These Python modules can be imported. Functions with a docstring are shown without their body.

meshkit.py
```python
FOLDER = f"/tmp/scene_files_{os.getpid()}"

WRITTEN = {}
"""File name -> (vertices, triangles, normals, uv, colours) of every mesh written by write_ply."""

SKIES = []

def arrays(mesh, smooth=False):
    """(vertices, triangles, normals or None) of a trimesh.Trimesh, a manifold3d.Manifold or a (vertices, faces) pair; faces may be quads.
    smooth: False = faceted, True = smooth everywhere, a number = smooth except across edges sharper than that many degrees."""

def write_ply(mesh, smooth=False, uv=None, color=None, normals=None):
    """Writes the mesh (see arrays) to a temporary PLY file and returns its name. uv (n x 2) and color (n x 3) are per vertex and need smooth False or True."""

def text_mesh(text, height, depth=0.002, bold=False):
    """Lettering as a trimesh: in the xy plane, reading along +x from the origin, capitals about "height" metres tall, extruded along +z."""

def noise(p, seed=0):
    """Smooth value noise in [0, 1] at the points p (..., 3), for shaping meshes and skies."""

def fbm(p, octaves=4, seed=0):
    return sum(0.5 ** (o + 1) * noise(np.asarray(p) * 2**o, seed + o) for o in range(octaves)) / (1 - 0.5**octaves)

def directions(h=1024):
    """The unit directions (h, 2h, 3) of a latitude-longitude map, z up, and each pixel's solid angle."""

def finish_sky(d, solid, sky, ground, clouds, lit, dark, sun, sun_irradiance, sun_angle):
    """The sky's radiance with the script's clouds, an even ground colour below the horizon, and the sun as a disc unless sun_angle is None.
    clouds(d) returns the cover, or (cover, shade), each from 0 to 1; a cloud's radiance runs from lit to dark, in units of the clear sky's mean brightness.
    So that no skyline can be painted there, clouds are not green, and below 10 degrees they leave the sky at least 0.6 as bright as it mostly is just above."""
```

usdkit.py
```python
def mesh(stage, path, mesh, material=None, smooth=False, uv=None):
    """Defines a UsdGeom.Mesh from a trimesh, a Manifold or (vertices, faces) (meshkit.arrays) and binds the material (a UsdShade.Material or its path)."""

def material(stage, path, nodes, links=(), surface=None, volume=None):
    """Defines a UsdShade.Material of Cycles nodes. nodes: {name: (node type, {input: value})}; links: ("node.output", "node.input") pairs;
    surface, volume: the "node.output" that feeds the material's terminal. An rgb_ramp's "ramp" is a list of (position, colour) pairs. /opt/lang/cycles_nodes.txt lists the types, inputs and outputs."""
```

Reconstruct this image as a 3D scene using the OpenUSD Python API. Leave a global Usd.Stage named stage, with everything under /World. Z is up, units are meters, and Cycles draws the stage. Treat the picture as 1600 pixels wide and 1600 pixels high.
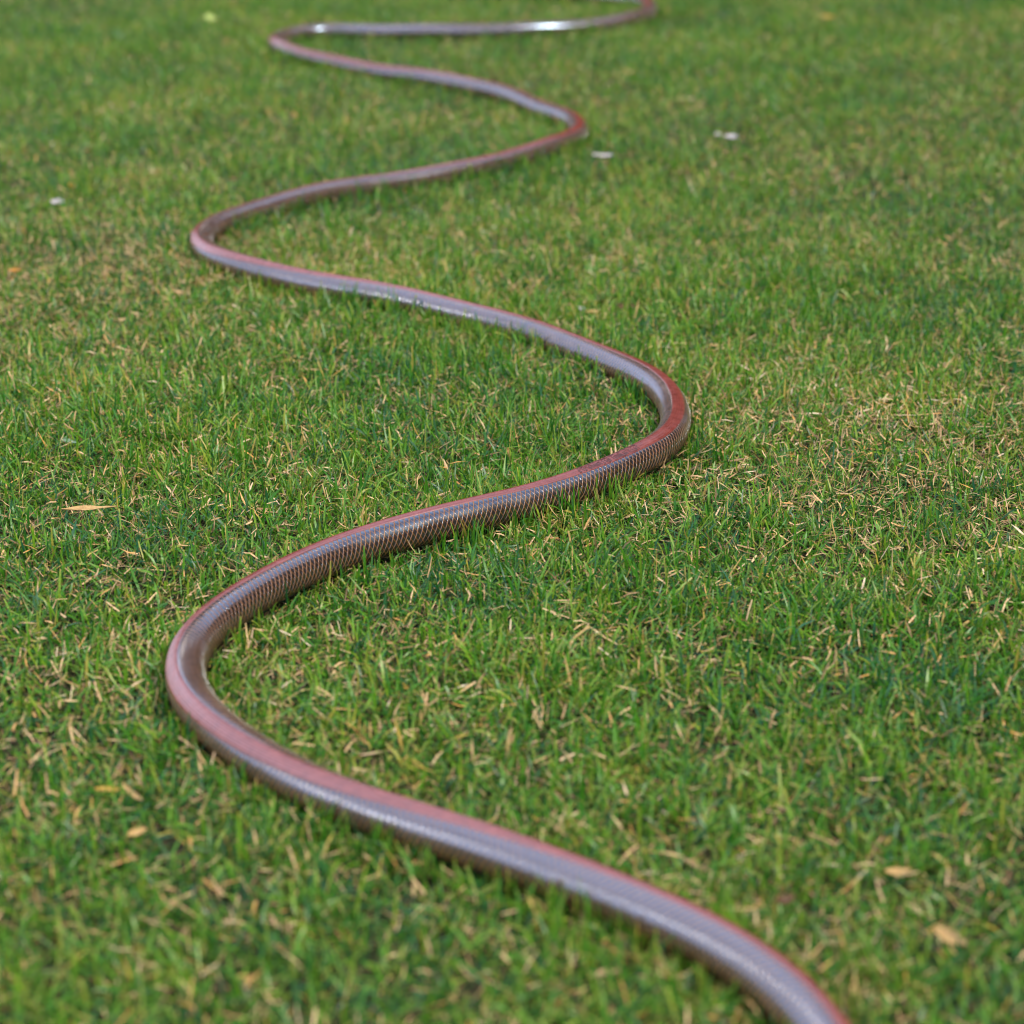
import math
import numpy as np
from scipy.interpolate import splprep, splev
from scipy.spatial import cKDTree
from pxr import Usd, UsdGeom, UsdLux, UsdShade, Sdf, Gf, Vt
import trimesh
import usdkit
import meshkit

stage = Usd.Stage.CreateInMemory()
UsdGeom.SetStageUpAxis(stage, 'Z')
UsdGeom.SetStageMetersPerUnit(stage, 1.0)
UsdGeom.Xform.Define(stage, '/World')
UsdGeom.Scope.Define(stage, '/World/Looks')
D_GREEN, D_STRAW = (225000, 104000), (92000, 18000)      # blades per square metre, near and far

# ------------------------------------------------------------------ camera, sky, sun, exposure
FOCAL, APERTURE = 50.0, 24.0
F_PX = FOCAL / APERTURE * 1600.0
PITCH = math.atan(0.393)
CAM_H = 0.466
HOSE_R = 0.0101
HOSE_Z = 0.0128

cam = UsdGeom.Camera.Define(stage, '/World/camera')
cam.AddTranslateOp().Set(Gf.Vec3d(0, 0, CAM_H))
cam.AddRotateXOp().Set(90.0 - math.degrees(PITCH))
cam.CreateFocalLengthAttr(FOCAL)
cam.CreateHorizontalApertureAttr(APERTURE)
cam.CreateVerticalApertureAttr(APERTURE)
cam.CreateFocusDistanceAttr(1.26)
cam.CreateFStopAttr(5.2)
cam.CreateClippingRangeAttr(Gf.Vec2f(0.02, 1000))
cam.CreateExposureAttr(0.27)

CLOUD = (13.0, 14.8, 19.8)
CLOUD_SHIFT = (11.1, 5.7, 2.4)   #             # thin bright cloud, in the sky texture's own units
SUN_AZ = math.radians(121.0)        # clockwise from +y (the camera's heading) towards +x
SUN_EL = math.radians(50.0)
sun = UsdLux.DistantLight.Define(stage, '/World/sun')
sun.CreateNormalizeAttr(True)
sun.CreateIntensityAttr(1.25)
sun.CreateAngleAttr(0.5)
sun.CreateColorAttr(Gf.Vec3f(1.0, 0.95, 0.87))
sun.AddRotateZOp().Set(-math.degrees(SUN_AZ))
sun.AddRotateXOp().Set(-(90.0 - math.degrees(SUN_EL)))

usdkit.material(stage, '/World/Looks/sky_look', {
    'sky': ('sky_texture', {'sky_type': 'single_scattering', 'sun_disc': False, 'sun_elevation': SUN_EL, 'sun_rotation': SUN_AZ,
                            'aerosol_density': 0.7, 'air_density': 1.0}),
    'tc': ('texture_coordinate', {}),
    'n': ('noise_texture', {'scale': 0.9, 'detail': 3.0, 'roughness': 0.42}),
    'map': ('mapping', {'location': CLOUD_SHIFT, 'scale': (1.0, 1.0, 1.0)}),
    'cover': ('map_range', {'from_min': 0.37, 'from_max': 0.60, 'to_min': 0.02, 'to_max': 1.0, 'clamp': True}),
    'mix': ('mix_color', {'b': CLOUD, 'use_clamp': False}),
    'bg': ('background_shader', {'strength': 0.13}),
}, [('tc.generated', 'map.vector'), ('map.vector', 'n.vector'), ('n.fac', 'cover.value'), ('cover.result', 'mix.fac'), ('sky.color', 'mix.a'), ('mix.result', 'bg.color')], surface='bg.background')
sky = UsdLux.DomeLight.Define(stage, '/World/sky')
UsdShade.MaterialBindingAPI.Apply(sky.GetPrim()).Bind(UsdShade.Material.Get(stage, '/World/Looks/sky_look'))
sky.GetPrim().SetCustomDataByKey('kind', 'structure')

CP, SP = math.cos(PITCH), math.sin(PITCH)


def at(px, py, z):
    """Point of the plane at height z that the photograph shows at pixel (px, py)."""
    dx, dy = (px - 800.0) / F_PX, (800.0 - py) / F_PX
    d = np.array([dx, CP + dy * SP, -SP + dy * CP])
    t = (z - CAM_H) / d[2]
    return np.array([0, 0, CAM_H]) + t * d


def px_per_m(py, z):
    dy = (800.0 - py) / F_PX
    t = (z - CAM_H) / (-SP + dy * CP)
    return F_PX / t


# ------------------------------------------------------------------ materials
def mat(name, nodes, links, surface='p.BSDF'):
    return usdkit.material(stage, '/World/Looks/' + name, nodes, links, surface=surface)


def blade_look(name, stops, tipmix, straw_bias, gloss, translucent):
    return mat(name, {
        'st': ('attribute', {'attribute': 'st'}),
        'sep': ('separate_xyz', {}),
        'geo': ('geometry', {}),
        'patch': ('noise_texture', {'scale': 4.0, 'detail': 3.0, 'roughness': 0.65}),
        'prange': ('map_range', {'value': 0.5, 'from_min': 0.33, 'from_max': 0.67, 'to_min': -0.17 + straw_bias, 'to_max': 0.17 + straw_bias, 'clamp': True}),
        'hue': ('math', {'math_type': 'add', 'use_clamp': True}),
        'ramp': ('rgb_ramp', {'ramp': stops}),
        'tipcol': ('rgb_ramp', {'ramp': tipmix}),
        'tipf': ('rgb_ramp', {'ramp': [(0.0, (0.8,) * 3), (0.12, (0.3,) * 3), (0.3, (0.0,) * 3), (0.86, (0.0,) * 3), (0.97, (0.5,) * 3), (1.0, (0.75,) * 3)]}),
        'tb': ('rgb_to_bw', {}),
        'col': ('mix_color', {}),
        'vein': ('noise_texture', {'scale': 900.0, 'detail': 1.0}),
        'vr': ('map_range', {'from_min': 0.3, 'from_max': 0.7, 'to_min': 0.78, 'to_max': 1.22, 'clamp': True}),
        'shade': ('mix_color', {'blend_type': 'multiply', 'fac': 1.0, 'use_clamp_result': False}),
        'p': ('principled_bsdf', {'roughness': gloss, 'specular_ior_level': 0.36}),
        'tr': ('translucent_bsdf', {}),
        'mixs': ('mix_closure', {'fac': translucent}),
    }, [('st.vector', 'sep.vector'), ('geo.position', 'patch.vector'), ('patch.fac', 'prange.value'), ('prange.result', 'hue.value1'),
        ('sep.x', 'hue.value2'), ('hue.value', 'ramp.fac'), ('sep.x', 'tipcol.fac'), ('sep.y', 'tipf.fac'),
        ('tipf.color', 'tb.color'), ('tb.val', 'col.fac'), ('ramp.color', 'col.a'), ('tipcol.color', 'col.b'),
        ('geo.position', 'vein.vector'), ('vein.fac', 'vr.value'), ('col.result', 'shade.a'), ('vr.result', 'shade.b'),
        ('shade.result', 'p.base_color'), ('shade.result', 'tr.color'),
        ('p.BSDF', 'mixs.closure1'), ('tr.BSDF', 'mixs.closure2')], surface='mixs.closure')


GREEN = [(0.0, (0.020, 0.098, 0.038)), (0.14, (0.010, 0.060, 0.006)), (0.3, (0.026, 0.127, 0.005)), (0.5, (0.067, 0.193, 0.008)), (0.72, (0.138, 0.238, 0.013)),
         (0.86, (0.23, 0.25, 0.028)), (0.93, (0.36, 0.25, 0.04)), (1.0, (0.42, 0.27, 0.09))]
STRAW = [(0.0, (0.11, 0.058, 0.020)), (0.25, (0.25, 0.14, 0.05)), (0.5, (0.41, 0.26, 0.115)), (0.72, (0.49, 0.33, 0.165)), (0.86, (0.44, 0.20, 0.03)), (1.0, (0.53, 0.40, 0.25))]
TIPS = [(0.0, (0.05, 0.10, 0.01)), (0.45, (0.13, 0.15, 0.015)), (0.6, (0.40, 0.26, 0.06)), (1.0, (0.48, 0.31, 0.10))]
M_GRASS = blade_look('grass_blade_look', GREEN, TIPS, 0.0, 0.42, 0.33)
M_STRAW = blade_look('dry_straw_look', STRAW, STRAW, 0.0, 0.60, 0.12)

M_SOIL = mat('soil_look', {
    'geo': ('geometry', {}),
    'n': ('noise_texture', {'scale': 160.0, 'detail': 5.0, 'roughness': 0.65}),
    'r': ('rgb_ramp', {'ramp': [(0.3, (0.012, 0.014, 0.006)), (0.5, (0.026, 0.026, 0.010)), (0.7, (0.07, 0.050, 0.024))]}),
    'b': ('bump', {'strength': 0.8, 'distance': 0.004}),
    'p': ('principled_bsdf', {'roughness': 0.95, 'specular_ior_level': 0.15}),
}, [('geo.position', 'n.vector'), ('n.fac', 'r.fac'), ('n.fac', 'b.height'), ('r.color', 'p.base_color'), ('b.normal', 'p.normal')])


def math_node(kind, **kw):
    return ('math', {'math_type': kind, **kw})


# st.x = metres along the hose / braid pitch, st.y = turns around the hose
PITCH_BRAID, STARTS = 0.0034, 11
M_HOSE = mat('braided_hose_look', {
    'st': ('attribute', {'attribute': 'st'}),
    'sep': ('separate_xyz', {}),
    'turn': math_node('multiply', value2=float(STARTS)),
    'a': math_node('add'), 'b': math_node('subtract'),
    'fa': math_node('fraction'), 'fb': math_node('fraction'),
    'ca': math_node('subtract', value2=0.5), 'cb': math_node('subtract', value2=0.5),
    'da': math_node('absolute'), 'db': math_node('absolute'),
    'ta': ('map_range', {'range_type': 'smoothstep', 'from_min': 0.385, 'from_max': 0.475, 'to_min': 0.0, 'to_max': 1.0, 'clamp': True}),
    'tb': ('map_range', {'range_type': 'smoothstep', 'from_min': 0.40, 'from_max': 0.49, 'to_min': 0.0, 'to_max': 0.7, 'clamp': True}),
    'thread': math_node('maximum'),
    'geo': ('geometry', {}),
    'grime': ('noise_texture', {'scale': 60.0, 'detail': 4.0, 'roughness': 0.65}),
    'gr': ('map_range', {'from_min': 0.35, 'from_max': 0.7, 'to_min': 0.75, 'to_max': 1.15, 'clamp': True}),
    'tf': math_node('multiply', use_clamp=True),
    'col': ('mix_color', {'a': (0.011, 0.0058, 0.004), 'b': (0.27, 0.095, 0.012)}),
    'rr': ('map_range', {'from_min': 0.3, 'from_max': 0.7, 'to_min': 0.18, 'to_max': 0.27, 'clamp': True}),
    'bump': ('bump', {'strength': 0.85, 'distance': 0.0005}),
    'rt': math_node('multiply_add', value2=0.10),
    'p': ('principled_bsdf', {'ior': 1.88, 'specular_ior_level': 0.95}),
    'tint': ('mix_color', {'a': (0.58, 0.77, 1.0), 'b': (0.95, 0.68, 0.46)}),
}, [('st.vector', 'sep.vector'), ('sep.y', 'turn.value1'), ('sep.x', 'a.value1'), ('turn.value', 'a.value2'), ('sep.x', 'b.value1'), ('turn.value', 'b.value2'),
    ('a.value', 'fa.value1'), ('b.value', 'fb.value1'), ('fa.value', 'ca.value1'), ('fb.value', 'cb.value1'), ('ca.value', 'da.value1'), ('cb.value', 'db.value1'),
    ('da.value', 'ta.value'), ('db.value', 'tb.value'), ('ta.result', 'thread.value1'), ('tb.result', 'thread.value2'),
    ('geo.position', 'grime.vector'), ('grime.fac', 'gr.value'), ('thread.value', 'tf.value1'), ('gr.result', 'tf.value2'), ('tf.value', 'col.fac'),
    ('grime.fac', 'rr.value'), ('thread.value', 'tint.fac'), ('tint.result', 'p.specular_tint'), ('thread.value', 'rt.value1'), ('rr.result', 'rt.value3'), ('rt.value', 'p.roughness'), ('thread.value', 'bump.height'), ('col.result', 'p.base_color'), ('bump.normal', 'p.normal')])

M_STRIPE = mat('red_stripe_look', {
    'geo': ('geometry', {}),
    'n': ('noise_texture', {'scale': 140.0, 'detail': 4.0, 'roughness': 0.6}),
    'r': ('rgb_ramp', {'ramp': [(0.3, (0.090, 0.013, 0.007)), (0.55, (0.125, 0.018, 0.009)), (0.75, (0.16, 0.030, 0.016))]}),
    'rr': ('map_range', {'from_min': 0.3, 'from_max': 0.7, 'to_min': 0.22, 'to_max': 0.32, 'clamp': True}),
    'n2': ('noise_texture', {'scale': 1400.0, 'detail': 2.0}),
    'b': ('bump', {'strength': 0.25, 'distance': 0.0002}),
    'p': ('principled_bsdf', {'ior': 1.7, 'specular_ior_level': 0.9, 'specular_tint': (1.0, 0.84, 0.82)}),
}, [('geo.position', 'n.vector'), ('n.fac', 'r.fac'), ('n.fac', 'rr.value'), ('rr.result', 'p.roughness'), ('r.color', 'p.base_color'),
    ('geo.position', 'n2.vector'), ('n2.fac', 'b.height'), ('b.normal', 'p.normal')])
M_PRINT = mat('print_ink_look', {'p': ('principled_bsdf', {'base_color': (0.018, 0.010, 0.010), 'roughness': 0.5})}, [])


def leaf_look(name, c0, c1, c2, rough=0.65):
    return mat(name, {
        'geo': ('geometry', {}),
        'n': ('noise_texture', {'scale': 420.0, 'detail': 4.0, 'roughness': 0.65}),
        'r': ('rgb_ramp', {'ramp': [(0.3, c0), (0.5, c1), (0.72, c2)]}),
        'b': ('bump', {'strength': 0.5, 'distance': 0.0006}),
        'p': ('principled_bsdf', {'roughness': rough, 'specular_ior_level': 0.3}),
        'tr': ('translucent_bsdf', {}),
        'm': ('mix_closure', {'fac': 0.2}),
    }, [('geo.position', 'n.vector'), ('n.fac', 'r.fac'), ('n.fac', 'b.height'), ('b.normal', 'p.normal'), ('r.color', 'p.base_color'), ('r.color', 'tr.color'),
        ('p.BSDF', 'm.closure1'), ('tr.BSDF', 'm.closure2')], surface='m.closure')


M_PETAL = leaf_look('petal_look', (0.36, 0.29, 0.28), (0.44, 0.39, 0.38), (0.52, 0.48, 0.45))
M_TAN = leaf_look('tan_leaf_look', (0.28, 0.15, 0.05), (0.40, 0.25, 0.09), (0.48, 0.33, 0.14))
M_GOLD = leaf_look('golden_leaf_look', (0.30, 0.16, 0.025), (0.42, 0.25, 0.045), (0.46, 0.30, 0.075))
M_ORANGE = leaf_look('orange_leaf_look', (0.26, 0.085, 0.014), (0.38, 0.15, 0.02), (0.42, 0.21, 0.04))
M_BROWN = leaf_look('brown_leaf_look', (0.040, 0.020, 0.008), (0.085, 0.042, 0.016), (0.20, 0.10, 0.04))
M_PALE = leaf_look('pale_green_leaf_look', (0.30, 0.38, 0.10), (0.42, 0.50, 0.16), (0.50, 0.58, 0.24))
M_SILVER = leaf_look('silver_blade_look', (0.07, 0.13, 0.05), (0.12, 0.19, 0.09), (0.18, 0.25, 0.15), 0.4)

# ------------------------------------------------------------------ naming helpers
taken = set()


def numbered(parent, name):
    path, k = f'{parent}/{name}', 0
    while path in taken:
        k += 1
        path = f'{parent}/{name}_{k:03d}'
    taken.add(path)
    return path


def tag(prim, label=None, category=None, group=None, kind=None):
    for key, value in (('label', label), ('category', category), ('group', group), ('kind', kind)):
        if value:
            prim.SetCustomDataByKey(key, value)


def put(name, mesh, material, parent='/World', smooth=True, uv=None):
    return usdkit.mesh(stage, numbered(parent, name), mesh, material, smooth=smooth, uv=uv).GetPrim()


# ------------------------------------------------------------------ ground
def ground_height(p):
    """Small unevenness of the lawn under the grass."""
    x, y = p[..., 0], p[..., 1]
    return 0.0012 * np.sin(11 * x + 1.3) * np.sin(9 * y + 0.4) + 0.001 * np.sin(23 * x - 17 * y)


xs = np.concatenate([np.linspace(-60, -4, 15)[:-1], np.linspace(-4, 4, 161), np.linspace(4, 60, 15)[1:]])
ys = np.concatenate([np.linspace(-60, -2, 12)[:-1], np.linspace(-2, 8, 201), np.linspace(8, 60, 15)[1:]])
gx, gy = np.meshgrid(xs, ys, indexing='ij')
gv = np.stack([gx, gy, np.zeros_like(gx)], -1)
gv[..., 2] = ground_height(gv) - 0.002
idx = np.arange(gx.size).reshape(gx.shape)
quads = np.stack([idx[:-1, :-1], idx[1:, :-1], idx[1:, 1:], idx[:-1, 1:]], -1).reshape(-1, 4)
tag(put('ground', (gv.reshape(-1, 3), quads), M_SOIL), kind='structure')

# ------------------------------------------------------------------ the tall hedge along the right side of the lawn (the hose mirrors it; it stands outside the frame)
M_LEAF = mat('hedge_leaf_look', {
    'st': ('attribute', {'attribute': 'st'}), 'sep': ('separate_xyz', {}),
    'r': ('rgb_ramp', {'ramp': [(0.0, (0.016, 0.034, 0.010)), (0.6, (0.030, 0.060, 0.014)), (1.0, (0.055, 0.095, 0.022))]}),
    'p': ('principled_bsdf', {'roughness': 0.5, 'specular_ior_level': 0.3}),
    'tr': ('translucent_bsdf', {}), 'm': ('mix_closure', {'fac': 0.15}),
}, [('st.vector', 'sep.vector'), ('sep.x', 'r.fac'), ('r.color', 'p.base_color'), ('r.color', 'tr.color'), ('p.BSDF', 'm.closure1'), ('tr.BSDF', 'm.closure2')], surface='m.closure')
M_WOOD = mat('hedge_stem_look', {'geo': ('geometry', {}), 'n': ('noise_texture', {'scale': 30.0, 'detail': 4.0}),
                                 'r': ('rgb_ramp', {'ramp': [(0.3, (0.04, 0.028, 0.018)), (0.7, (0.11, 0.08, 0.055))]}), 'p': ('principled_bsdf', {'roughness': 0.9})},
             [('geo.position', 'n.vector'), ('n.fac', 'r.fac'), ('r.color', 'p.base_color')])


def hedge(label, corner, turn, length, depth, height, seed):
    """A clipped hedge: length runs along the local y axis, its front face is the local x = 0 plane, turned and set at the corner."""
    path = numbered('/World', 'hedge')
    x = UsdGeom.Xform.Define(stage, path)
    x.AddTranslateOp().Set(Gf.Vec3d(*corner, 0))
    x.AddRotateZOp().Set(turn)
    tag(x.GetPrim(), label, 'hedge')
    r = np.random.default_rng(seed)
    n = int(1900 * length)
    on_face = r.random(n) < 0.72                                         # leaves sit on the two long faces and the top
    x_ = np.where(on_face, np.where(r.random(n) < 0.7, 0.0, depth) + r.normal(0, 0.09, n), r.random(n) * depth)
    y_ = r.random(n) * length
    z_ = np.where(on_face, r.random(n) * height, height + r.normal(0, 0.10, n))
    bulge = np.asarray(meshkit.fbm(np.column_stack([y_ * 0.9, z_ * 0.9, np.where(x_ < depth / 2, 0.0, 7.0) + seed]))).reshape(n, -1)[:, 0]
    bulge -= bulge.mean()
    x_ = x_ + np.where(x_ < depth / 2, -0.35, 0.35) * bulge
    z_ = np.abs(z_ + 0.5 * bulge * (z_ > height * 0.8)) + 0.03
    cen = np.column_stack([x_, y_, z_])
    a1 = r.normal(0, 1, (n, 3)); a1 /= np.linalg.norm(a1, axis=1, keepdims=True)
    a2 = np.cross(a1, r.normal(0, 1, (n, 3))); a2 /= np.linalg.norm(a2, axis=1, keepdims=True)
    sz = r.uniform(0.05, 0.10, n)[:, None]
    lv = np.stack([cen - a1 * sz, cen - a2 * sz * 0.55, cen + a1 * sz, cen + a2 * sz * 0.55], 1)
    lst = np.repeat(np.column_stack([r.random(n), np.zeros(n)])[:, None, :], 4, 1)
    put('foliage', (lv.reshape(-1, 3), np.arange(n * 4).reshape(n, 4)), M_LEAF, path, smooth=False, uv=lst.reshape(-1, 2))
    ring = np.linspace(0, 2 * math.pi, 9)[:-1]
    for q in range(int(length)):
        yq = 0.5 + q * (length - 1) / (int(length) - 1)
        hv = [np.column_stack([depth / 2 + 0.05 * math.sin(zz * 2 + q) + rr * np.cos(ring), yq + 0.05 * math.cos(zz * 3 + q) + rr * np.sin(ring), np.full(8, zz)])
              for zz, rr in ((-0.05, 0.07), (0.8, 0.055), (2.0, 0.045), (height - 0.3, 0.02))]
        fi = [(8 * k_ + j, 8 * k_ + (j + 1) % 8, 8 * (k_ + 1) + (j + 1) % 8, 8 * (k_ + 1) + j) for k_ in range(3) for j in range(8)]
        put('stem', (np.vstack(hv), np.array(fi)), M_WOOD, path)
    v, f, _ = meshkit.arrays(trimesh.creation.box((depth * 0.55, length - 0.3, height - 0.3)))
    put('inner_twigs', (v + [depth / 2, length / 2, (height - 0.3) / 2 + 0.02], f), M_LEAF, path, smooth=False, uv=np.zeros((len(v), 2)))


hedge('tall dark green hedge along the right side of the lawn', (5.2, -4.0), 0.0, 14.0, 1.3, 5.6, 41)
hedge('tall dark green hedge closing off the far end of the lawn', (5.0, 9.6), 90.0, 9.0, 1.3, 5.8, 43)

# ------------------------------------------------------------------ the hose
# centre line in the photograph's pixels, from far to near, with the lean of the red stripe (degrees to the right-hand side of travel)
TRACE = [(780, -15, 0), (880, -10.5, 0), (950, -6, 5), (990, -2, 10), (1010, 6, 15), (1017, 15, 20), (1008, 22, 20), (990, 28.5, 22), (940, 37, 24), (900, 41, 26), (850, 44.5, 28),
         (800, 47, 30), (700, 49, 30), (600, 48.5, 30), (550, 46.8, 30), (500, 47.2, 32), (470, 50.5, 36), (445, 56, 42), (430, 64, 45), (434, 71, 44), (447, 77, 40), (497.5, 91, 34), (548, 101.5, 31),
         (598, 110.5, 27), (698, 127, 5), (797, 149, -20), (845, 168.5, -20), (877, 179, -16), (895, 188, -11), (905, 198, -7), (900, 210, -8), (888, 219, -9), (864, 228, -10),
         (804, 245.5, -5), (753, 259, 0), (653, 277, 8), (553, 292.5, 13), (453.5, 315, 20), (395, 331.5, 27), (365, 342, 32), (339, 352, 37), (321, 361, 41), (315, 370, 42), (319, 382, 40), (333, 395, 34),
         (352, 405, 29), (385, 416.5, 20), (420, 425.5, 12), (462, 436, 6), (525, 449, 1), (587, 461, -4), (650, 472.5, -8), (702, 483, -10), (765, 498, -12), (827, 516, -15), (890, 539, -18),
         (951, 562, -20), (998, 585, -18), (1033, 610, -15), (1050, 628, -12), (1058, 648, -10), (1055, 666, -9), (1047, 682, -8), (1026, 699, -7), (1002, 713, -6), (970, 728, -4), (949, 737, -3),
         (897, 755, 0), (847, 771, 4), (747, 801, 9), (647, 826, 10), (547, 856, 11), (510, 871, 13), (451, 898.5, 17), (394, 932, 23), (337, 968, 34), (306, 996, 42), (293, 1017, 46), (287, 1041, 48),
         (290, 1064, 47), (300, 1085, 45), (314, 1103, 43), (333, 1123, 41), (363, 1152, 38), (376, 1162, 37), (425, 1192.5, 30), (486, 1222, 20), (537, 1245, 15), (600, 1271, 9), (664, 1293, 4), (725, 1314, 0),
         (787, 1335, -5), (847, 1357, -11), (927, 1385, -17), (1005, 1417, -20), (1083, 1452, -22), (1144, 1485, -25), (1206, 1528, -28), (1262, 1578, -31), (1298, 1625, -34), (1325, 1690, -36), (1338, 1760, -38), (1335, 1840, -38)]
TRACE = np.array(TRACE, float)
# the trace follows the tube's upper edge at a slightly slimmer radius: move it in by the difference
tan_ = np.gradient(TRACE[:, :2], axis=0); tan_ /= np.linalg.norm(tan_, axis=1, keepdims=True)
inward = np.stack([-tan_[:, 1], tan_[:, 0]], 1)
turning = np.sum(np.gradient(tan_, axis=0) * inward, 1)
inward *= np.where(np.abs(inward[:, 1]) > 0.45, np.sign(inward[:, 1]), np.sign(turning))[:, None]
TRACE[:, :2] += inward * (0.0011 * np.array([px_per_m(py, HOSE_Z) for _, py, _ in TRACE]))[:, None]
flat = np.array([at(px, py, HOSE_Z)[:2] for px, py, _ in TRACE])
chord = np.concatenate([[0], np.cumsum(np.linalg.norm(np.diff(flat, axis=0), axis=1))])
weight = np.array([px_per_m(py, HOSE_Z) for _, py, _ in TRACE]) / 1.3      # so that residuals count in photo pixels
tck, _ = splprep(flat.T, u=chord, w=weight, s=len(flat) * 0.9, k=3)
tt = np.linspace(0, chord[-1], 20000)
fine = np.stack(splev(tt, tck), 1)
# the hose goes on beyond the frame at both ends
d0 = fine[0] - fine[60]; d0 /= np.linalg.norm(d0)
ang = np.linspace(0, 0.9, 400)[1:]
R0 = 0.55
n0 = np.array([-d0[1], d0[0]])
lead = np.stack([fine[0] + R0 * (np.sin(a) * d0 + (1 - np.cos(a)) * -n0) for a in ang])
d1 = fine[-1] - fine[-60]; d1 /= np.linalg.norm(d1)
n1 = np.array([-d1[1], d1[0]])
tail = np.stack([fine[-1] + 0.4 * (np.sin(a) * d1 + (1 - np.cos(a)) * -n1) for a in np.linspace(0, 1.0, 300)[1:]])
full = np.vstack([lead[::-1], fine, tail])
tfull = np.concatenate([np.full(len(lead), 0.0), tt, np.full(len(tail), chord[-1])])
s_full = np.concatenate([[0], np.cumsum(np.linalg.norm(np.diff(full, axis=0), axis=1))])
STEP = 0.0018
s = np.arange(0, s_full[-1], STEP)
cx, cy = np.interp(s, s_full, full[:, 0]), np.interp(s, s_full, full[:, 1])
for _ in range(6):                                                        # even out the curvature
    for c in (cx, cy):
        c[2:-2] = (c[:-4] + 2 * c[1:-3] + 2 * c[2:-2] + 2 * c[3:-1] + c[4:]) / 8
cz = HOSE_Z + 0.0009 * np.sin(s * 17) + 0.0006 * np.sin(s * 41 + 1)
C = np.stack([cx, cy, cz], 1)
T = np.gradient(C, axis=0); T /= np.linalg.norm(T, axis=1, keepdims=True)
RIGHT = np.cross(T, [0, 0, 1.0]); RIGHT /= np.linalg.norm(RIGHT, axis=1, keepdims=True)
UPV = np.cross(RIGHT, T)
lean = np.radians(np.interp(np.interp(s, s_full, tfull), chord, TRACE[:, 2]))
k = np.ones(41) / 41
lean = np.convolve(np.pad(lean, 20, mode='edge'), k, mode='valid')


def around(radius, angle):
    """Points of the hose's rings: radius and angle are (rings, points) or (points,), the angle measured from the top of the stripe."""
    a = lean[:, None] + angle
    return C[:, None, :] + radius[..., None] * (np.cos(a)[..., None] * UPV[:, None, :] + np.sin(a)[..., None] * RIGHT[:, None, :])


def grid_faces(n, m):
    i = np.arange(n * m).reshape(n, m)
    return np.stack([i[:-1, :-1], i[:-1, 1:], i[1:, 1:], i[1:, :-1]], -1).reshape(-1, 4)


NR = len(s)
M_AROUND = 57
th = np.linspace(0, 2 * math.pi, M_AROUND)
body = around(np.full((NR, M_AROUND), HOSE_R), np.broadcast_to(th, (NR, M_AROUND)))
uv = np.stack([np.broadcast_to((s / PITCH_BRAID)[:, None], (NR, M_AROUND)), np.broadcast_to(th / (2 * math.pi), (NR, M_AROUND))], -1)
hose = UsdGeom.Xform.Define(stage, numbered('/World', 'garden_hose')).GetPrim()
tag(hose, 'brown braided garden hose with a red stripe winding in bends across the lawn', 'garden hose')
put('tube', (body.reshape(-1, 3), grid_faces(NR, M_AROUND)), M_HOSE, '/World/garden_hose', uv=uv.reshape(-1, 2))
# red stripe: a band proud of the tube, with fine ribs along it
HALF = math.radians(24.5)
M_ST = 33
sa = np.linspace(-HALF, HALF, M_ST)
edge = np.clip((HALF - np.abs(sa)) / math.radians(3.5), 0, 1)
sr = HOSE_R + 0.00034 * edge ** 0.6 + 0.00013 * np.cos(sa / HALF * math.pi * 6.0) * edge - 0.0001 * (edge == 0)
put('stripe', (around(np.broadcast_to(sr, (NR, M_ST)), np.broadcast_to(sa, (NR, M_ST))).reshape(-1, 3), grid_faces(NR, M_ST)), M_STRIPE, '/World/garden_hose')
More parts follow.
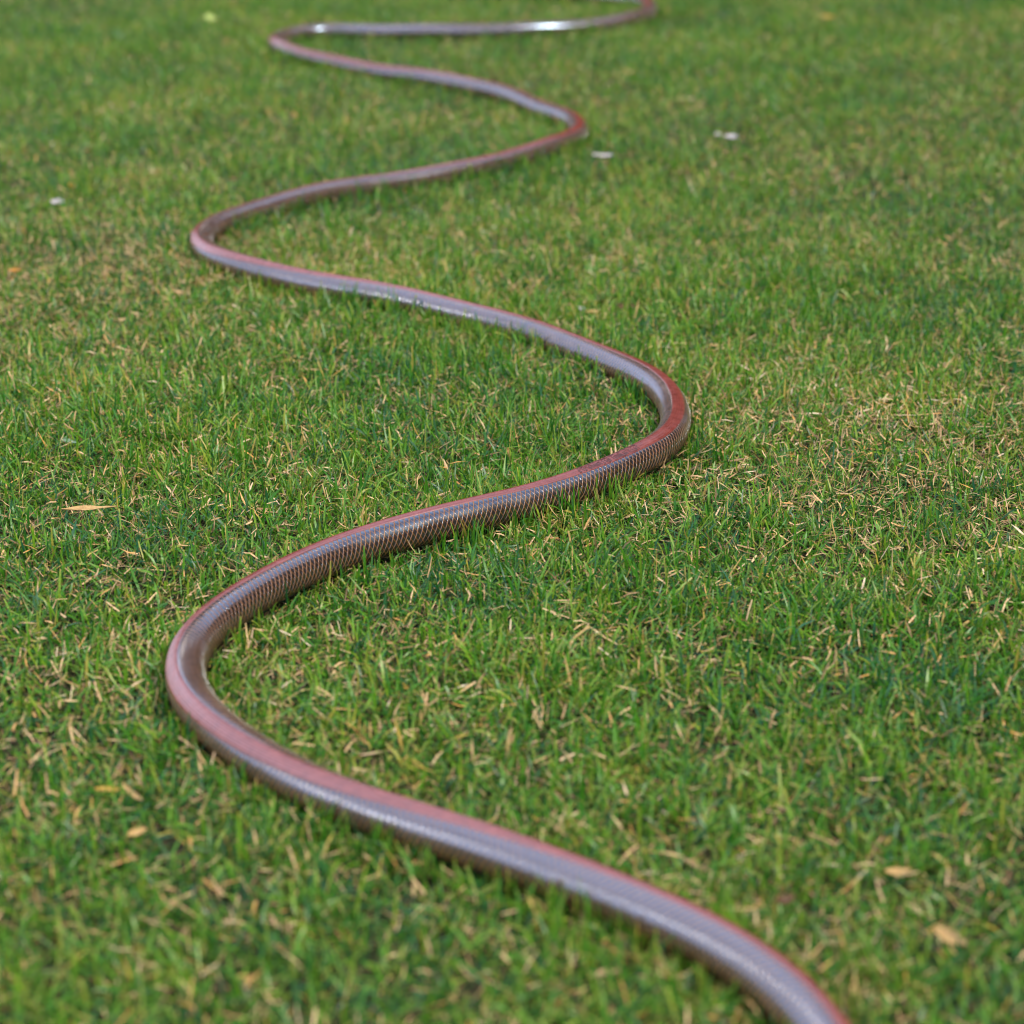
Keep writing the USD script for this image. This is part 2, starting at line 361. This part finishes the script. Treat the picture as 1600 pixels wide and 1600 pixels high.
# worn, unreadable print on the stripe: broken strokes of ink
i_print = int(np.argmin(np.linalg.norm(C[:, :2] - at(897, 755, HOSE_Z)[:2], axis=1)))
i_start = int(np.argmin(np.linalg.norm(C[:, :2] - at(985, 720, HOSE_Z)[:2], axis=1)))
pv, pf = [], []


def hose_point(si, ang, rad):
    i = int(np.clip(si / STEP, 0, NR - 2)); f = si / STEP - i
    c = C[i] * (1 - f) + C[i + 1] * f
    a = lean[i] + ang
    return c + rad * (math.cos(a) * UPV[i] + math.sin(a) * RIGHT[i])


def ink(s0, a0, s1, a1, w):
    """A stroke of print from (s0, a0) to (s1, a1), in metres along and radians round the stripe, w metres wide."""
    du, dv = s1 - s0, (a1 - a0) * HOSE_R
    length = math.hypot(du, dv)
    px, py = -dv / length * w / 2, du / length * w / 2 / HOSE_R
    n = 5
    base = len(pv)
    for q in range(n):
        f = q / (n - 1)
        for sg in (-1, 1):
            pv.append(hose_point(s0 + du * f + sg * px, a0 + (a1 - a0) * f + sg * py, HOSE_R + 0.00050))
    for q in range(n - 1):
        pf.append((base + 2 * q, base + 2 * q + 1, base + 2 * q + 3, base + 2 * q + 2))


r2 = np.random.default_rng(3)
pos, end = s[min(i_start, i_print)], s[max(i_start, i_print)]
while pos < end:
    g = r2.uniform(0.0017, 0.0026)
    for row, (lo, hi) in enumerate(((-0.34, -0.02), (0.10, 0.34))):
        if r2.random() < 0.12:
            continue
        if r2.random() < 0.8:
            ink(pos, lo, pos + r2.uniform(-.0002, .0003), hi, 0.00042)
        if r2.random() < 0.6:
            ink(pos + g * .55, lo, pos + g * .55, hi - r2.uniform(0, .12), 0.00040)
        if r2.random() < 0.65:
            a = r2.choice([lo, hi])
            ink(pos, a, pos + g * .6, a, 0.00040)
    pos += g
tag(put('printed_lettering', (np.array(pv), np.array(pf)), M_PRINT, '/World/garden_hose'), label='dark worn print running along the red stripe')

# ------------------------------------------------------------------ grass
HOSE_TREE = cKDTree(C)
HOSE_TREE2 = cKDTree(C[:, :2])


def blades(base, yaw, lean0, curl, length, width, hue, blunt, twist, segs):
    """Vertices (n, segs, 2, 3), st and faces of n tapering, bending, twisted blades."""
    n = len(base)
    f = np.linspace(0, 1, segs)
    ang = lean0[:, None] + curl[:, None] * f[None, :] ** 1.3
    ds = length[:, None] / (segs - 1)
    mid = (ang[:, :-1] + ang[:, 1:]) / 2
    h = np.concatenate([np.zeros((n, 1)), np.cumsum(np.sin(mid) * ds, 1)], 1)
    z = np.concatenate([np.zeros((n, 1)), np.cumsum(np.cos(mid) * ds, 1)], 1)
    dirv = np.stack([np.cos(yaw), np.sin(yaw)], 1)
    side0 = np.stack([-np.sin(yaw), np.cos(yaw), np.zeros(n)], 1)
    centre = np.stack([base[:, None, 0] + h * dirv[:, None, 0], base[:, None, 1] + h * dirv[:, None, 1], base[:, None, 2] + z], -1)
    nrm = np.stack([-np.cos(ang) * dirv[:, None, 0], -np.cos(ang) * dirv[:, None, 1], np.sin(ang)], -1)
    tw = twist[:, None] * (0.35 + 0.65 * f)[None, :]
    side = np.cos(tw)[..., None] * side0[:, None, :] + np.sin(tw)[..., None] * nrm
    prof = np.interp(f, [0, 0.15, 0.5, 0.8, 1], [0.75, 1.0, 0.95, 0.74, 0.0])
    prof = np.maximum(prof[None, :], blunt[:, None] * np.ones((n, segs)))
    w = (width[:, None] / 2 * prof)[..., None]
    v = np.stack([centre - side * w, centre + side * w], 2)
    st = np.empty((n, segs, 2, 2))
    st[..., 0] = hue[:, None, None]
    st[..., 1] = f[None, :, None]
    q = np.arange(segs * 2).reshape(segs, 2)
    face = np.stack([q[:-1, 0], q[:-1, 1], q[1:, 1], q[1:, 0]], -1)
    return v, st, face


def pack(parts):
    vs, fs, sts, k = [], [], [], 0
    for v, st, face in parts:
        n, per = len(v), v.shape[1] * v.shape[2]
        vs.append(v.reshape(-1, 3)); sts.append(st.reshape(-1, 2))
        fs.append((face[None] + (k + np.arange(n) * per)[:, None, None]).reshape(-1, 4))
        k += n * per
    return (np.vstack(vs), np.vstack(fs)), np.vstack(sts)


def green_params(n, r):
    fine = r.random(n) < 0.4
    length = r.uniform(0.007, 0.021, n)
    width = np.where(fine, r.uniform(0.0004, 0.0008, n), r.uniform(0.0008, 0.0017, n))
    lean0 = np.where(r.random(n) < 0.58, np.abs(r.normal(0.55, 0.42, n)), r.uniform(0.8, 1.45, n))
    curl = r.normal(0.4, 0.6, n)
    hue = np.clip(r.beta(1.7, 1.8, n) * 0.9 + (r.random(n) < 0.06) * 0.4, 0, 1)
    blunt = np.where(r.random(n) < 0.45, 0.5, 0.03)
    return dict(yaw=r.uniform(0, 2 * math.pi, n), lean0=lean0, curl=curl, length=length, width=width, hue=hue, blunt=blunt, twist=r.normal(0, 0.6, n))


def upright_params(n, r):
    par = green_params(n, r)
    par['lean0'] = np.abs(r.normal(0.1, 0.15, n))
    par['curl'] = r.normal(0.25, 0.35, n)
    par['length'] = r.uniform(0.010, 0.022, n)
    return par


def straw_params(n, r):
    flatness = r.random(n) < 0.7
    length = r.uniform(0.004, 0.012, n)
    width = np.where(r.random(n) < 0.72, r.uniform(0.0003, 0.0007, n), r.uniform(0.0008, 0.0013, n))
    lean0 = np.where(flatness, r.normal(1.40, 0.18, n), r.uniform(0.4, 1.3, n))
    return dict(yaw=r.uniform(0, 2 * math.pi, n), lean0=lean0, curl=r.normal(0.1, 0.4, n), length=length, width=width, hue=r.random(n),
                blunt=np.where(r.random(n) < .6, 0.6, 0.1), twist=r.normal(0, 0.8, n))


def half_width(y):
    return 0.13 + 0.245 * y


NEAR, MID, FAR = 0.42, 1.9, 3.8


def lushness(p):
    """Slow variation of how thick the lawn grows, about -1 to 1."""
    q = np.column_stack([p[:, :2] * 3.1, np.full(len(p), 0.37)])
    v = np.asarray(meshkit.fbm(q)).reshape(len(p), -1)[:, 0]
    return np.clip((v - np.median(v)) / (v.std() + 1e-9), -2, 2) / 2


def sown(params, zr, density, segs, y0, y1, seed, sign):
    """Blades one by one over the lawn from y0 to y1, none of them through the hose; sign says whether lush places have more or fewer."""
    r = np.random.default_rng(seed)
    w = half_width(y1)
    n = int(1.45 * density * 2 * w * (y1 - y0))
    tuft = 5 if sign > 0 else 2                                             # blades grow in small tufts
    p = np.stack([r.uniform(-w, w, n // tuft), r.uniform(y0, y1, n // tuft)], 1)
    p = np.repeat(p, tuft, 0) + r.normal(0, 0.0022, (n // tuft * tuft, 2))
    p = p[np.abs(p[:, 0]) < half_width(p[:, 1])]
    lush = lushness(p)
    sparse = 1.0 if sign > 0 else np.interp(p[:, 1], [0.55, 0.95, 1.3, 2.2, 3.2], [0.26, 0.5, 0.95, 1.0, 0.7])     # most straw shows in the middle distance
    p = p[r.random(len(p)) < sparse * np.clip(0.8 + (0.16 if sign > 0 else -0.36) * lush, 0.15, 1)]
    d, _ = HOSE_TREE2.query(p)
    if params is upright_params:
        p, d = p[d < 0.020], d[d < 0.020]
    p = p[(d > 0.005) & (r.random(len(p)) < np.interp(d, [0.02, 0.035], [1.0, 1 / 1.45]))]
    base = np.column_stack([p, r.uniform(*zr, len(p)) + ground_height(p)])
    par = params(len(p), r)
    if sign > 0:
        par['length'] = par['length'] * (1 + 0.14 * lushness(p)) * (0.98 + 0.30 * lushness(p * 9.0 + 3.0))     # taller and lower cushions
    v, st, face = blades(base, **par, segs=segs)
    d, _ = HOSE_TREE2.query(p)
    near = np.flatnonzero(d < 0.055)
    dist, _ = HOSE_TREE.query(v[near].reshape(-1, 3))
    ok = np.ones(len(v), bool)
    ok[near] = dist.reshape(len(near), -1).min(1) > HOSE_R + 0.0007
    return v[ok], st[ok], face


m, st = pack([sown(green_params, (-0.002, 0.003), D_GREEN[0], 4, NEAR, MID, 21, 1), sown(green_params, (-0.002, 0.003), D_GREEN[1], 3, MID, FAR, 23, 1),
              sown(upright_params, (-0.002, 0.003), 45000, 4, NEAR, FAR, 27, 1)])
tag(put('grass', m, M_GRASS, uv=st), 'short mown green lawn grass growing on both sides of the hose', 'grass', kind='stuff')
m, st = pack([sown(straw_params, (0.0, 0.009), D_STRAW[0], 3, NEAR, MID, 22, -1), sown(straw_params, (0.0, 0.009), D_STRAW[1], 3, MID, FAR, 24, -1)])
tag(put('dry_thatch', m, M_STRAW, uv=st), 'pale dead straw lying between the green blades of the lawn', 'thatch', kind='stuff')

# the lawn goes on outside the frame as square sods
SOD = 0.25


def sods(name, label, category, material, params, zr, density, segs, seed):
    path = numbered('/World', name)
    pi = UsdGeom.PointInstancer.Define(stage, path)
    r = np.random.default_rng(seed)
    protos = []
    for q in range(4):
        n = int(density * SOD * SOD)
        base = np.column_stack([r.uniform(-SOD / 2, SOD / 2, (n, 2)), r.uniform(*zr, n)])
        mm, ss = pack([blades(base, **params(n, r), segs=segs)])
        protos.append(f'{path}/sod_{q:03d}' if q else f'{path}/sod')
        usdkit.mesh(stage, protos[-1], mm, material, smooth=True, uv=ss)
    pi.CreatePrototypesRel().SetTargets([Sdf.Path(p) for p in protos])
    gx_, gy_ = np.meshgrid(np.arange(-14, 15) * SOD, 0.05 + np.arange(-4, 28) * SOD, indexing='ij')
    p = np.stack([gx_.ravel(), gy_.ravel()], 1)
    inside = (np.abs(p[:, 0]) + SOD / 2 < half_width(np.maximum(p[:, 1] - SOD / 2, 0))) & (p[:, 1] - SOD / 2 > NEAR) & (p[:, 1] + SOD / 2 < FAR)
    # sods that straddle the hand-sown edge overlap it; those that would touch the hose are left out
    d, _ = HOSE_TREE2.query(p)
    p = p[~inside & (d > SOD * 0.71 + 0.04)]
    edge = (np.abs(p[:, 0]) - SOD / 2 < half_width(p[:, 1] + SOD / 2)) & (p[:, 1] + SOD / 2 > NEAR) & (p[:, 1] - SOD / 2 < FAR)
    p = p[~edge]
    n = len(p)
    turn = r.integers(0, 4, n) * math.pi / 2
    pi.CreateProtoIndicesAttr(Vt.IntArray.FromNumpy(r.integers(0, 4, n).astype(np.int32)))
    pi.CreatePositionsAttr(Vt.Vec3fArray.FromNumpy(np.column_stack([p, np.zeros(n)]).astype(np.float32)))
    pi.CreateOrientationsAttr(Vt.QuathArray([Gf.Quath(math.cos(a / 2), 0.0, 0.0, math.sin(a / 2)) for a in turn]))
    tag(pi.GetPrim(), label, category, kind='stuff')


sods('outer_grass', 'mown grass of the lawn beyond the edges of the picture', 'grass', M_GRASS, green_params, (-0.002, 0.003), D_GREEN[1], 3, 31)
sods('outer_thatch', 'dead straw in the lawn beyond the edges of the picture', 'thatch', M_STRAW, straw_params, (0.0, 0.009), D_STRAW[1], 3, 32)


# ------------------------------------------------------------------ fallen leaves and petals
def leaf(name, label, category, px, py, length_px, width_px, turn, material, z=0.0085, curl=0.5, cup=0.3, tip=0.25, tilt=0.2, seed=0, group=None):
    """A curled leaf of length_px by width_px in the photograph at (px, py); turn = degrees from the picture's right, anticlockwise on the ground."""
    r = np.random.default_rng(seed + 100)
    k = px_per_m(py, z)
    L, W = length_px / k, width_px / k
    n, m = 15, 9
    u = np.linspace(0, 1, n)
    prof = (np.sin(np.pi * np.clip(u * 0.94 + 0.03, 0, 1)) ** 0.75) * (1 - tip * u)
    prof *= 1 + 0.10 * np.sin(u * 17 + r.uniform(0, 6)) * u + r.normal(0, 0.03, n)
    w = np.linspace(-1, 1, m)
    X = (u[:, None] - 0.5) * L + 0 * w[None, :]
    Y = w[None, :] * prof[:, None] * W / 2
    Z = cup * W * (w[None, :] ** 2) * prof[:, None] + curl * L * 0.5 * ((u[:, None] - 0.5) ** 2) * 2 + 0.05 * W * np.sin(9 * u[:, None] + 5 * w[None, :] + seed) - 0.03 * W * np.exp(-(w[None, :] / 0.12) ** 2)
    top = np.stack([X, Y, Z], -1).reshape(-1, 3)
    bot = top - [0, 0, 0.00022]
    i = np.arange(n * m).reshape(n, m)
    fq = np.stack([i[:-1, :-1], i[1:, :-1], i[1:, 1:], i[:-1, 1:]], -1).reshape(-1, 4)
    ring = np.concatenate([i[0, :], i[1:, -1], i[-1, -2::-1], i[-2:0:-1, 0]])
    nxt = np.roll(ring, -1)
    rim = np.stack([ring, nxt, nxt + n * m, ring + n * m], 1)
    v = np.vstack([top, bot])
    f = np.vstack([fq, fq[:, ::-1] + n * m, rim[:, ::-1]])
    ca, sa_ = math.cos(tilt), math.sin(tilt)
    v = v @ np.array([[1, 0, 0], [0, ca, sa_], [0, -sa_, ca]])
    a = math.radians(turn)
    v = v @ np.array([[math.cos(a), math.sin(a), 0], [-math.sin(a), math.cos(a), 0], [0, 0, 1]])
    v = v + at(px, py, z)
    tag(put(name, (v, f), material, smooth=30), label, category, group)


leaf('petal', 'single pinkish white petal lying in the grass near the left edge', 'petal', 90, 318, 26, 17, 150, M_PETAL, seed=1, tilt=-0.3)
leaf('petal', 'white petal right of the upper right bend, nearest to the hose', 'petal', 945, 245, 26, 12, 5, M_PETAL, seed=2)
leaf('petal', 'small white petal just left of the larger white one beside the upper right bend', 'petal', 931, 243, 12, 10, 40, M_PETAL, seed=3)
leaf('petal', 'white petal lying alone in the lawn farther right than the one beside the hose bend', 'petal', 1143, 216, 22, 15, -20, M_PETAL, seed=4)
leaf('petal', 'smaller white speck of a petal left of the lone white petal', 'petal', 1122, 211, 12, 9, 30, M_PETAL, seed=5)
leaf('yellow_leaf', 'tiny bright yellow leaf just above the pinkish white petal', 'leaf', 111, 291, 14, 12, 80, M_GOLD, seed=6, tilt=0.5)
leaf('yellow_leaf', 'small amber leaf standing in the grass above the second left bend', 'leaf', 459, 181, 18, 12, 85, M_TAN, seed=7, tilt=0.6)
leaf('pale_leaf', 'pale yellow green round leaf in the top left of the lawn', 'leaf', 328, 31, 22, 20, 60, M_PALE, seed=8, tilt=0.5)
leaf('pale_leaf', 'pale yellow green round leaf in the top right of the lawn', 'leaf', 1486, 34, 24, 20, 110, M_PALE, seed=9, tilt=0.5)
leaf('orange_leaf', 'orange leaf at the left edge level with the second left bend', 'leaf', 24, 424, 22, 11, 10, M_ORANGE, seed=10, tilt=0.4)
leaf('orange_leaf', 'flat orange leaf at the top of the lawn right of the farthest bend', 'leaf', 1294, 28, 24, 10, 0, M_GOLD, seed=11, tilt=0.4)
leaf('dry_straw', 'long golden dry straw lying flat near the left edge', 'straw', 140, 794, 86, 15, 8, M_TAN, seed=12, curl=0.06, cup=0.1, tip=0.5, z=0.016)
leaf('broad_grass_leaf', 'broad pale green blade lying flat above the long golden straw at the left edge', 'grass blade', 108, 690, 36, 11, -32, M_SILVER, seed=13, curl=0.2, cup=0.15, z=0.0095)
leaf('brown_leaf', 'dark brown curled leaf above the middle right bend', 'leaf', 981, 482, 34, 15, -6, M_BROWN, seed=14, curl=0.8, tilt=0.4)
leaf('leaf_flake', 'pale flake of leaf, leftmost beside the dark brown curled leaf', 'leaf', 908, 484, 18, 12, -35, M_PETAL, seed=15, tilt=0.3)
leaf('leaf_flake', 'pinkish tan flake between the pale flake and the dark brown leaf', 'leaf', 926, 489, 22, 12, 12, M_TAN, seed=16, tilt=0.3)
leaf('dry_leaf', 'oval tan dry leaf near the bottom right corner', 'leaf', 1486, 1468, 66, 26, -52, M_TAN, seed=17, curl=0.5, tilt=0.35, z=0.0095)
leaf('dry_leaf', 'small pale tan dry leaf above the larger oval leaf at lower right', 'leaf', 1402, 1364, 44, 17, 8, M_TAN, seed=18, curl=0.6, tilt=0.3, z=0.0095)
leaf('brown_leaf', 'brown dead leaf scrap beside the hose at lower right', 'leaf', 1226, 1409, 36, 24, 30, M_BROWN, seed=19, curl=0.8, tilt=0.2, z=0.016)
leaf('straw_scrap', 'bright tan scrap of straw left of the front bend', 'straw', 214, 1302, 34, 17, 40, M_TAN, seed=20, curl=0.3, tilt=0.3, z=0.0095)
leaf('straw_scrap', 'orange tan straw lying flat at the lower left, above the bright scrap', 'straw', 168, 1234, 40, 11, -4, M_GOLD, seed=21, curl=0.2, tilt=0.3, z=0.0095)
leaf('straw_scrap', 'curved golden straw leaning right of the flat orange one at lower left', 'straw', 210, 1243, 66, 10, -52, M_TAN, seed=22, curl=0.5, tilt=0.3, z=0.0095)
